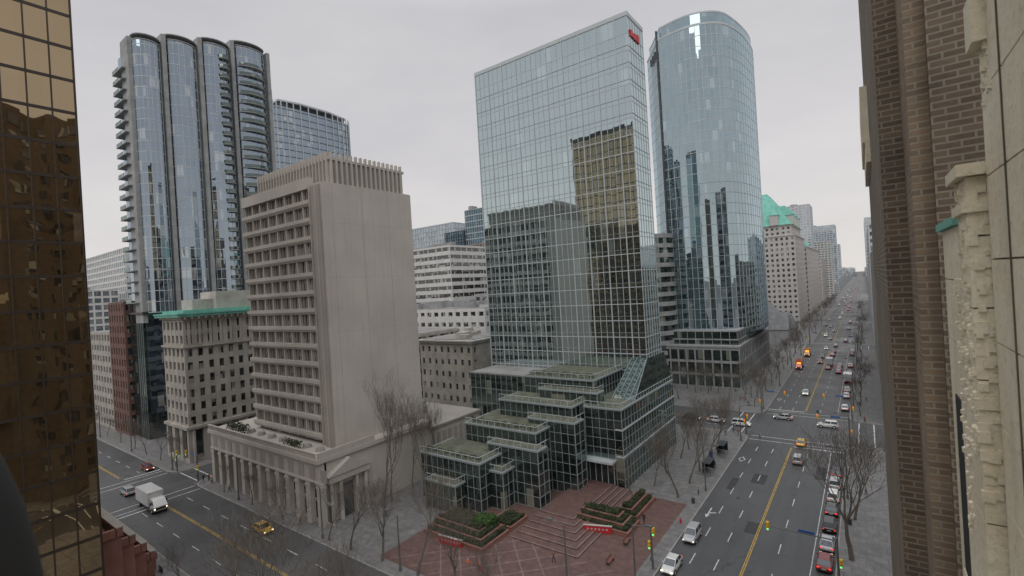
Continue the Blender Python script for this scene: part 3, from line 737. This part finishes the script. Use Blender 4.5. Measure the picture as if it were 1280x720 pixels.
def planter(name,x0,x1,y0,y1,n,tiers):
    b=MB()
    for t in range(tiers):
        q=t*1.3
        xa,xb,ya,yb=(x0,x1-q,y0+q,y1)
        h=.7+t*.45
        b.box(xa,xb,ya,yb,.13,h,0); b.box(xa+.3,xb-.3,ya+.3,yb-.3,h,h+.03,1)
        b.box(xa-.05,xb+.05,ya-.05,ya+.25,h+.001,h+.10,0); b.box(xb-.25,xb+.05,ya+.26,yb,h+.001,h+.10,0)
        leaves(b,xa+.3,xb-.35,ya+.35,ya+1.1,h,h+.6,n//tiers//2,.12,2,rn)
        leaves(b,xb-1.1,xb-.35,ya+.35,yb-.2,h,h+.6,n//tiers//2,.12,2,rn)
    leaves(b,x0+1,x1-tiers*1.3,y0+tiers*1.3,y1-.2,h,h+.5,n//3,.12,2,rn)
    return b.build(name,[M['terra'],M['soil'],M['leaf']])
planter('hedge_planter',-61,-48.5,54.5,61.4,8000,3)
planter('hedge_planter',-53.4,-48.6,62,66.8,2600,1)
planter('hedge_planter',-41,-31.5,69.5,74.5,4000,3)
planter('hedge_planter',-35.8,-32.3,75,84,3400,2)
b=MB(); leaves(b,-53.5,-50.5,58.5,61,1.5,2.8,2200,.14,0,rn); b.build('round_shrub',[matte('bright_shrub_leaf',(.06,.13,.03),scale=2,var=.4,streak=0,bump=0)])
for x_,y_,rz in ((-54.5,53.9,0.1),(-36.2,68.6,.35)):
    b=MB(); b.box(-2.2,2.2,-.15,.15,0,1.1,0); b.box(-2.3,2.3,-.2,.2,1.1,1.2,1)
    for k in range(6): b.box(-1.7+k*.6,-1.4+k*.6,-.17,-.145,.45,.75,1)
    b.build('red_sign_wall',[M['red'],M['beige2']],(x_,y_,.15),rz)
# ------------------------------------------------------------------ trees
def tree_mesh(name,seed,H,kids=3,levels=6,spread=.62,up=.25,tr=.3,rad=.013,ratio=.72,rmin=.010):
    rnd=random.Random(seed); b=MB()
    def tube(pts,rs,n):
        rings=[]
        for i,p in enumerate(pts):
            d=(pts[min(i+1,len(pts)-1)]-pts[max(i-1,0)]).normalized()
            u=d.orthogonal().normalized(); w_=d.cross(u)
            rings.append([p+(u*math.cos(2*math.pi*k/n)+w_*math.sin(2*math.pi*k/n))*rs[i] for k in range(n)])
        b.loft(rings,0,False)
    def grow(p,d,l,r,lev):
        k=3 if lev<levels-1 else 2; pts=[p]; rs=[r]; q=p.copy(); dd=d.copy()
        for i in range(k):
            dd=(dd+Vector((rnd.gauss(0,.13),rnd.gauss(0,.13),rnd.gauss(0,.09)+up*.25))).normalized()
            q=q+dd*l/k; pts.append(q.copy()); rs.append(max(r*(1-.42*(i+1)/k),rmin))
        tube(pts,rs,7 if lev==0 else (5 if lev<3 else 3))
        if lev>=levels: return
        nk=kids+(rnd.random()<.35) if lev<levels-2 else 2+(rnd.random()<.6)
        a0=rnd.uniform(0,6.28)
        for c in range(nk):
            u=dd.orthogonal().normalized(); w_=dd.cross(u); a=a0+c*2*math.pi/nk+rnd.uniform(-.4,.4)
            sp_=spread*rnd.uniform(.6,1.25)*(0.35 if c==0 and lev<3 else 1)
            nd=(dd*math.cos(sp_)+(u*math.cos(a)+w_*math.sin(a))*math.sin(sp_)+Vector((0,0,up))).normalized()
            st=pts[-1] if c<2 or lev==0 else pts[-2]
            grow(st,nd,l*ratio*rnd.uniform(.75,1.2),rs[-1]*.78,lev+1)
    grow(Vector((0,0,-.05)),Vector((0,0,1)),H*tr,H*rad,0)
    mz=max(v[2] for v in b.v); s=H/mz
    b.v=[(v[0]*s,v[1]*s,v[2]*s) for v in b.v]
    return b.build(name,[M['bark']],link=False)
TA=[tree_mesh('bare_tree_mesh',s,13,3,6,.6,.22,.26) for s in (1,2,3)]
TB=tree_mesh('tall_tree_mesh',9,24,3,6,.42,.5,.26,.008)
TC=tree_mesh('wide_tree_mesh',21,14,3,6,.62,.16,.21,.015,.77,.008)
TD=tree_mesh('wide_tree_mesh',33,14,3,6,.54,.22,.23,.014,.77,.008)
def tree(me,x,y,s=1,r=None): inst(me,'bare_tree',(x,y,.13),random.uniform(0,6.28) if r is None else r,s)
tree(TC,-55,25.6,1.35); tree(TD,-79,26,.62); tree(TD,-66,25.5,.9); tree(TC,-43,25.8,1.2)
tree(TD,-53,45.6,1.15); tree(TD,-67.5,44.8,1.0); tree(TC,-60.5,45.3,.95); tree(TC,-45,45.5,.9); tree(TD,-38,45.5,.75)
tree(TD,-73.5,44.8,.75)
tree(TB,-71.5,55,1.12); tree(TB,-67,61,.98,2.); tree(TB,-75.8,60,.8,1.); tree(TB,-76.5,66,.75); tree(TB,-75.5,73,.7)
tree(TA[1],-88,44.8,.65); tree(TA[0],-100,44.8,.6); tree(TA[2],-112,44.8,.6)
for y_ in (87,94,101,108,115): tree(random.choice([TD]+TA),-29.2+random.uniform(-.5,.5),y_,random.uniform(.95,1.15))
for y_ in (80,90,98,106,113,119): tree(random.choice(TA),-34.6,y_+random.uniform(-1,1),random.uniform(.75,1.0))
for i in range(20): tree(random.choice(TA),random.uniform(-66,-29),random.uniform(155,177),random.uniform(.75,1.05))
for y_ in range(158,286,11): tree(random.choice(TA),-28.3,y_,random.uniform(.8,1.05))
for y_ in range(310,700,20): tree(random.choice(TA),-29,y_,random.uniform(.9,1.1))
tree(TC,-3.2,79,1.38,1.0); tree(TD,-3,92,1.05)
for y_ in (158,170,183,197,212,230,250,272,310,330,352,376,400,470,500,540): tree(random.choice(TA),-2.6,y_,random.uniform(.75,1.0))
for x_ in (-144,-152,-162,-172,-184,-198,-215): tree(random.choice(TA),x_,45.8,random.uniform(.55,.8))
# ------------------------------------------------------------------ vehicles
def ringp(w_,y,z0,z1):
    h=z1-z0
    return [(w_*.86,y,z0),(w_,y,z0+.2*h),(w_*.99,y,z0+.62*h),(w_*.88,y,z1),(-w_*.88,y,z1),(-w_*.99,y,z0+.62*h),(-w_,y,z0+.2*h),(-w_*.86,y,z0)]
PC={}
def paint(c):
    if c not in PC: PC[c]=plain('car_paint_%d'%len(PC),c,.3,.2,0,.8)
    return PC[c]
def wheels(b,pos,r=.34,w_=.24,m=2,hub=5):
    for x,y in pos:
        s=1 if x>0 else -1
        b.cyl((x-s*w_,y,r),(s,0,0),r,w_,m,14); b.cyl((x,y,r),(s,0,0),r*.6,.015,hub,10)
def car_mesh(col,kind='sedan',taxi=False):
    b=MB()
    st=[(-2.28,.66,.42,.72),(-2.18,.82,.30,.90),(-1.7,.89,.24,1.0),(-.8,.91,.2,1.0),(.6,.91,.2,.98),(1.3,.9,.22,.93),(1.95,.86,.25,.82),(2.22,.74,.32,.66),(2.3,.6,.38,.56)]
    zr=1.45
    if kind!='sedan': st=[(y,w_*1.02,z0+.05,z1+(.14 if y<1.5 else .08)) for y,w_,z0,z1 in st]; zr=1.72
    b.loft([ringp(w_,y,z0,z1) for y,w_,z0,z1 in st],0)
    zb=.97 if kind=='sedan' else 1.1
    if kind=='sedan': B=(-1.95,1.15); T=(-1.25,.25)
    else: B=(-2.22,1.15); T=(-1.95,.4)
    def rc(ya,yb,w_,z): return [(w_,ya,z),(w_,yb,z),(-w_,yb,z),(-w_,ya,z)]
    b.loft([rc(B[0],B[1],.82,zb),rc(T[0],T[1],.66,zr)],1)
    b.loft([rc(T[0]-.05,T[1]+.06,.68,zr-.02),rc(T[0]+.1,T[1]-.1,.6,zr+.05)],0)
    for s in (1,-1):
        for yb_,yt in ((B[0],T[0]),((B[0]+B[1])/2-.1,(T[0]+T[1])/2),(B[1],T[1])):
            b.loft([[(s*.83,yb_-.06,zb),(s*.83,yb_+.06,zb),(s*.78,yb_+.06,zb),(s*.78,yb_-.06,zb)],[(s*.68,yt-.05,zr),(s*.68,yt+.05,zr),(s*.63,yt+.05,zr),(s*.63,yt-.05,zr)]],0)
        b.box(min(s*.88,s*1.04),max(s*.88,s*1.04),.72,.86,zb,zb+.14,0)
        b.box(min(s*.48,s*.78),max(s*.48,s*.78),2.12,2.25,.55,.68,3)
        b.box(min(s*.5,s*.8),max(s*.5,s*.8),-2.27,-2.17,.68,.84,4)
        for yw in (-1.38,1.42): b.cyl((s*.80,yw,.36),(s,0,0),.42,.118,2,14)
    b.box(-.45,.45,2.2,2.31,.4,.52,2); b.box(-.7,.7,-2.33,-2.2,.34,.46,2); b.box(-.25,.25,-2.32,-2.26,.55,.68,5)
    wheels(b,[(s*.935,yw) for s in (1,-1) for yw in (-1.38,1.42)])
    if taxi: b.box(-.3,.3,-.55,-.3,zr+.05,zr+.2,5)
    return b.build('car_mesh',[paint(col),M['carglass'],M['dark'],M['headl'],M['taill'],M['frame']],link=False)
COLS={'silver':(.42,.43,.44),'white':(.72,.72,.7),'black':(.02,.02,.022),'red':(.22,.02,.02),'grey':(.12,.125,.13),'blue':(.04,.07,.14),'taxi':(.75,.45,.03)}
CM={k:car_mesh(c) for k,c in COLS.items() if k!='taxi'}; SM={k:car_mesh(c,'suv') for k,c in COLS.items() if k!='taxi'}
TX=car_mesh(COLS['taxi'],'sedan',True)
def car(me,x,y,head=0,name='car'): inst(me,name,(x,y,.018),math.radians(head))
car(SM['silver'],-23.1,74.4,180); car(CM['white'],-23.3,65.2,180,'parked_car')
car(TX,-13.4,127,0,'taxi_cab'); car(SM['silver'],-12.9,115,0)
car(CM['silver'],-19.5,147.5,90); car(SM['white'],-28,137,-90); car(CM['white'],-34.5,138,-90); car(SM['white'],-9.2,144,92)
car(CM['black'],-41,138,-90); car(CM['grey'],6,144,90)
for me,y_ in ((CM['red'],76),(CM['silver'],81.5),(SM['black'],87.5),(CM['black'],93.5),(SM['white'],99),(SM['silver'],105),(CM['black'],111)): car(me,-6.1,y_,0,'parked_car')
car(CM['white'],-16.9,180,180); 
car(TX,-87,40.6,-90,'taxi_cab'); car(SM['silver'],-132,33.5,90); car(CM['grey'],-186,38,-90); car(CM['red'],-147,41.5,-90)
car(CM['white'],-210,33,90); car(SM['black'],-170,31.5,90)
rn=random.Random(4); allc=list(CM.values())+list(SM.values())
for y_ in range(164,300,8):
    if rn.random()<.5: car(rn.choice(allc),-6.1,y_,0,'parked_car')
for i in range(52):
    y_=222+ (i/52)**1.4*900+rn.uniform(-4,4); ln=rn.choice([(-23.2,180),(-20,180),(-16.8,180),(-13.3,0),(-9.6,0)])
    if ln[0]<-22 and y_<272: continue
    car(rn.choice(allc),ln[0],y_,ln[1])
for x_ in (-90,-94.6,-99.5): car(rn.choice(allc),x_,96,0,'parked_car')
def truck(cab,boxc,x,y,head,name,Lb=5.2,beacon=False,stripe=None):
    b=MB()
    b.box(-1.2,1.2,-Lb+.9,1.0,.95,3.35,1); b.box(-1.22,1.22,-Lb+.88,1.02,.85,.98,4)
    b.box(-1.15,1.15,-Lb+.86,-Lb+.9,1.05,3.2,5)
    def rc(w_,ya,yb,z): return [(w_,ya,z),(w_,yb,z),(-w_,yb,z),(-w_,ya,z)]
    b.loft([rc(1.02,1.15,3.2,.5),rc(1.04,1.15,3.25,1.2),rc(1.0,1.15,3.05,1.5),rc(.92,1.15,2.45,2.3),rc(.85,1.25,2.3,2.42)],0)
    b.loft([rc(1.01,2.0,3.0,1.55),rc(.93,1.9,2.5,2.2)],2)
    b.box(-.85,.85,2.6,2.95,1.5,1.56,0)
    b.box(-.8,.8,3.2,3.3,.75,1.05,4); 
    for s in (1,-1): b.box(min(s*.6,s*.95),max(s*.6,s*.95),3.2,3.28,.8,1.0,6); b.box(min(s*.8,s*1.1),max(s*.8,s*1.1),-Lb+.8,-Lb+.87,.7,.85,7); b.box(min(s*1.1,s*1.3),max(s*1.1,s*1.3),2.3,2.4,1.5,2.0,4)
    wheels(b,[(s*1.12,yy) for s in (1,-1) for yy in (-Lb+2.2,2.35)],.45,.3,4,5)
    b.box(-.5,.5,-Lb+1.2,2.6,.45,.9,4)
    if stripe:
        b.box(-1.23,1.23,-Lb+.95,.97,1.7,2.1,3)
    if beacon: b.box(-.7,.7,1.3,1.7,2.42,2.6,8)
    return b.build(name,[paint(cab),paint(boxc),M['carglass'],paint(stripe or boxc),M['dark'],M['frame'],M['headl'],M['taill'],M['ambl']],(x,y,.018),math.radians(head))
truck((.72,.72,.7),(.75,.75,.74),-117,33.8,-90,'box_truck',6.2).scale=(1.12,1.12,1.12)
truck((.5,.08,.02),(.5,.12,.04),-23,227,180,'emergency_truck',6,True,(.7,.6,.1))
truck((.6,.25,.03),(.55,.24,.04),-23,262,180,'orange_truck',5,True,(.7,.7,.6))
truck((.7,.7,.7),(.72,.72,.7),-6.2,205,0,'delivery_truck',5)
truck((.7,.7,.7),(.2,.25,.3),-13.2,238,0,'delivery_truck',5)
# ------------------------------------------------------------------ street furniture
def lamp(x,y,d=1,h=8.5):
    b=MB(); b.cyl((0,0,0),(0,0,1),.14,h,0,8,.09); b.cyl((0,0,0),(0,0,1),.24,.7,0,8,.19)
    b.cyl((0,0,h-.1),(d,0,.18),.06,2.2,0,6); b.box(min(d*1.8,d*2.7),max(d*1.8,d*2.7),-.2,.2,h+.22,h+.42,0); b.box(min(d*1.9,d*2.6),max(d*1.9,d*2.6),-.15,.15,h+.18,h+.221,1)
    b.build('street_lamp',[M['metal'],M['beige2']],(x,y,.13))
for y_ in (58,92,124,156,190,225,262,310,350,400): lamp(-25.6,y_,1); 
for y_ in (100,124,165,200,240,280,330,380): lamp(-4.1,y_,-1)
lamp(-33.7,54.4,-1,8); lamp(-56,45,-1,8)
for x_ in (-75,-105,-140,-170,-200): lamp(x_,44.6,-1,8.5)
def head(b,x,y,z,face=-1,lit=4):
    b.box(x-.2,x+.2,y-.16,y+.16,z-.58,z+.58,1)
    for i,m in enumerate((3,0,4)):
        on = (i==0 and lit==3) or (i==2 and lit==4)
        b.cyl((x,y+face*.16,z+.36-i*.36),(0,face,0),.12,.03,m if on else 2,10)
        if not on: b.cyl((x,y+face*.16,z+.42-i*.36),(0,face,-.1),.14,.12,1,8,.1)
def mast(x,y,dx,h=6.2,face=-1,sign=True,lit=4):
    b=MB(); b.cyl((0,0,0),(0,0,1),.16,h+.4,0,10,.12); b.cyl((0,0,h),(dx,0,0),.09,abs(dx),0,8,.06)
    head(b,dx,0,h,face,lit); head(b,(.3 if dx<0 else -.3),0,3.2,face,lit)
    if sign: b.box(dx*.42-.9,dx*.42+.9,-.03,.03,h+.12,h+.45,5)
    b.box(-.22,.22,-.28,-.12,1.2,1.7,0)
    b.build('traffic_signal',[M['metal'],M['yel'],M['dark'],M['redl'],M['grnl'],M['blue']],(x,y,.13))
mast(-4.3,71,-7.7,6.0); mast(-25.4,63.6,.35,5.2,-1,False)
mast(-4.2,130,-6,6,-1,True,3); mast(-25.4,152,6,6,-1,True,3); mast(-4.2,152,-6,6,-1,True,3); mast(-25.4,129.5,.35,4.5,-1,False,3)
mast(-124.8,44.6,-6,5.6,-1,True); mast(-137.5,44.8,.35,4.6,-1,False); mast(-4.2,286,-6,6,-1,True,4); mast(-25.4,304,6,6,-1,True,4)
def shelter(x,y):
    b=MB(); b.box(-.8,.8,-1.9,1.9,2.4,2.52,0)
    for a in (-.7,.7):
        for c in (-1.8,1.8): b.box(a-.04,a+.04,c-.04,c+.04,0,2.4,0)
    b.box(-.72,-.69,-1.75,1.75,.3,2.3,1); b.box(-.6,-.2,-1.2,1.2,.42,.48,2); b.box(-.55,-.5,-1,-.9,0,.42,0); b.box(-.55,-.5,.9,1,0,.42,0); b.box(-.65,.65,1.74,1.78,.4,2.2,3)
    b.build('bus_shelter',[M['dkgrey'],M['carglass'],M['metal'],M['dark']],(x,y,.135))
shelter(-27.3,101); shelter(-27.3,113)
def kiosk(x,y):
    b=MB(); b.box(-.15,.15,-.6,.6,.2,2.6,0); b.box(-.16,.16,-.5,.5,.6,2.4,1); b.box(-.25,.25,-.7,.7,0,.2,0); b.box(-.2,.2,-.66,.66,2.6,2.72,0)
    b.build('advertising_kiosk',[M['dkgrey'],M['blue']],(x,y,.135))
kiosk(-28,106.5)
def hydrant(x,y):
    b=MB(); b.cyl((0,0,0),(0,0,1),.14,.6,0,10,.12); b.cyl((0,0,.6),(0,0,1),.17,.06,0,10); b.cyl((0,0,.66),(0,0,1),.13,.12,0,10,.04); b.cyl((-.24,0,.42),(1,0,0),.06,.48,0,8); b.cyl((0,0,0),(0,0,1),.2,.06,0,10)
    b.build('fire_hydrant',[M['red']],(x,y,.14))
hydrant(-46,51); hydrant(-26,78)
def cone(x,y):
    b=MB(); b.box(-.2,.2,-.2,.2,0,.04,0); b.cyl((0,0,.04),(0,0,1),.15,.7,0,10,.03); b.cyl((0,0,.3),(0,0,1),.108,.14,1,10,.083); b.build('traffic_cone',[plain('cone_orange',(.75,.13,.02)),M['white']],(x,y,.14))
cone(-47.5,52.2); cone(-49,51.8)
def bench(x,y,r_):
    b=MB()
    for k in range(4): b.box(-.9,.9,-.22+k*.12,-.13+k*.12,.43,.47,0)
    for k in range(2): b.box(-.9,.9,.26,.29,.55+k*.16,.67+k*.16,0)
    for s in (-.8,.8): b.box(s-.03,s+.03,-.2,.28,0,.43,1); b.box(s-.03,s+.03,.22,.26,.43,.85,1)
    b.build('park_bench',[M['terra'],M['dkgrey']],(x,y,.14),r_)
bench(-31,62,1.57); bench(-31,68,1.57); bench(-33,165,0)
def bin_(x,y):
    b=MB(); b.cyl((0,0,0),(0,0,1),.27,.85,0,12,.3); b.cyl((0,0,.85),(0,0,1),.31,.12,0,12,.2); b.build('trash_can',[M['dkgrey']],(x,y,.14))
bin_(-26.2,86); bin_(-3.6,90)
# ------------------------------------------------------------------ pedestrians
skin=plain('skin',(.45,.27,.19),.6); hair=plain('hair_dark',(.02,.015,.01),.7)
def person_mesh(seed,top,leg,stride=.28):
    J=[(0,0,.95),(0,0,1.12),(0,.01,1.32),(0,0,1.45),(0,0,1.53),(0,.02,1.62),(0,.02,1.72)]
    R=[(.15,.11),(.14,.10),(.17,.11),(.09,.08),(.055,.055),(.085,.095),(.07,.085)]
    E=[(0,1),(1,2),(2,3),(3,4),(4,5),(5,6)]
    def add(par,pts,rs):
        k=par
        for p,r_ in zip(pts,rs): J.append(p);R.append((r_,r_));E.append((k,len(J)-1));k=len(J)-1
        return k
    for s in (1,-1):
        f=stride*s
        add(0,[(s*.1,0,.88),(s*.1,f*.6+.04,.50),(s*.1,f-.02,.10),(s*.11,f+.13,.035)],[.095,.062,.045,.035])
        h=add(2,[(s*.19,0,1.40),(s*.24,-f*.35,1.13),(s*.24,-f*.8+.05,.90),(s*.235,-f*.9+.08,.80)],[.06,.048,.035,.028])
        J.append((s*.20,-f*.9+.12,.84));R.append((.014,.014));E.append((h-1,len(J)-1))
    me=bpy.data.meshes.new('p'); me.from_pydata(J,E,[]); o=bpy.data.objects.new('p',me); COL.objects.link(o)
    sk=o.modifiers.new('Skin','SKIN'); 
    for i,r_ in enumerate(R): me.skin_vertices[0].data[i].radius=r_
    me.skin_vertices[0].data[0].use_root=True
    ss=o.modifiers.new('S','SUBSURF'); ss.levels=1; ss.render_levels=1
    dg=bpy.context.evaluated_depsgraph_get(); dg.update()
    nm=bpy.data.meshes.new_from_object(o.evaluated_get(dg)); bpy.data.objects.remove(o)
    nm.materials.clear()
    for m_ in (top,leg,skin,hair,M['dark']): nm.materials.append(m_)
    for p in nm.polygons:
        c=p.center; k=0
        if c.z<.09: k=4
        elif c.z<.9 and abs(c.x)<.19: k=1
        elif c.z<.87 and abs(c.x)>=.19: k=2
        elif c.z>1.70 or (c.z>1.56 and c.y<-.01): k=3
        elif c.z>1.49: k=2
        p.material_index=k; p.use_smooth=True
    return nm
try:
    PM=[person_mesh(i,plain('coat_%d'%i,t),plain('trousers_%d'%i,l),s) for i,(t,l,s) in enumerate((((.03,.03,.035),(.02,.025,.05),.28),((.25,.05,.04),(.03,.03,.03),.2),((.08,.1,.16),(.06,.055,.05),.3),((.3,.28,.25),(.02,.02,.025),.1)))]
    for i,(x_,y_) in enumerate([(-2.2,118),(-1.6,150.8),(-2.8,168),(-1.2,176),(-3,200),(-27,128),(-29.5,126),(-26.4,90),(-31,75),(-38,58),(-33,50),(-120,45.6),(-123.5,45.2),(-122.6,46.0),(-111,45.4),(-143,46.4),(-26.8,104),(-37,175),(-30,158),(-1.5,103),(-2.6,108),(-83,45.3),(-28.2,129),(-22,127.4),(-12,154.6)]):
        inst(PM[i%4],'pedestrian',(x_,y_,.14 if not (-24.7<x_<-4.9) else .02),random.uniform(0,6.28))
except Exception as ex:
    print('person failed',ex)
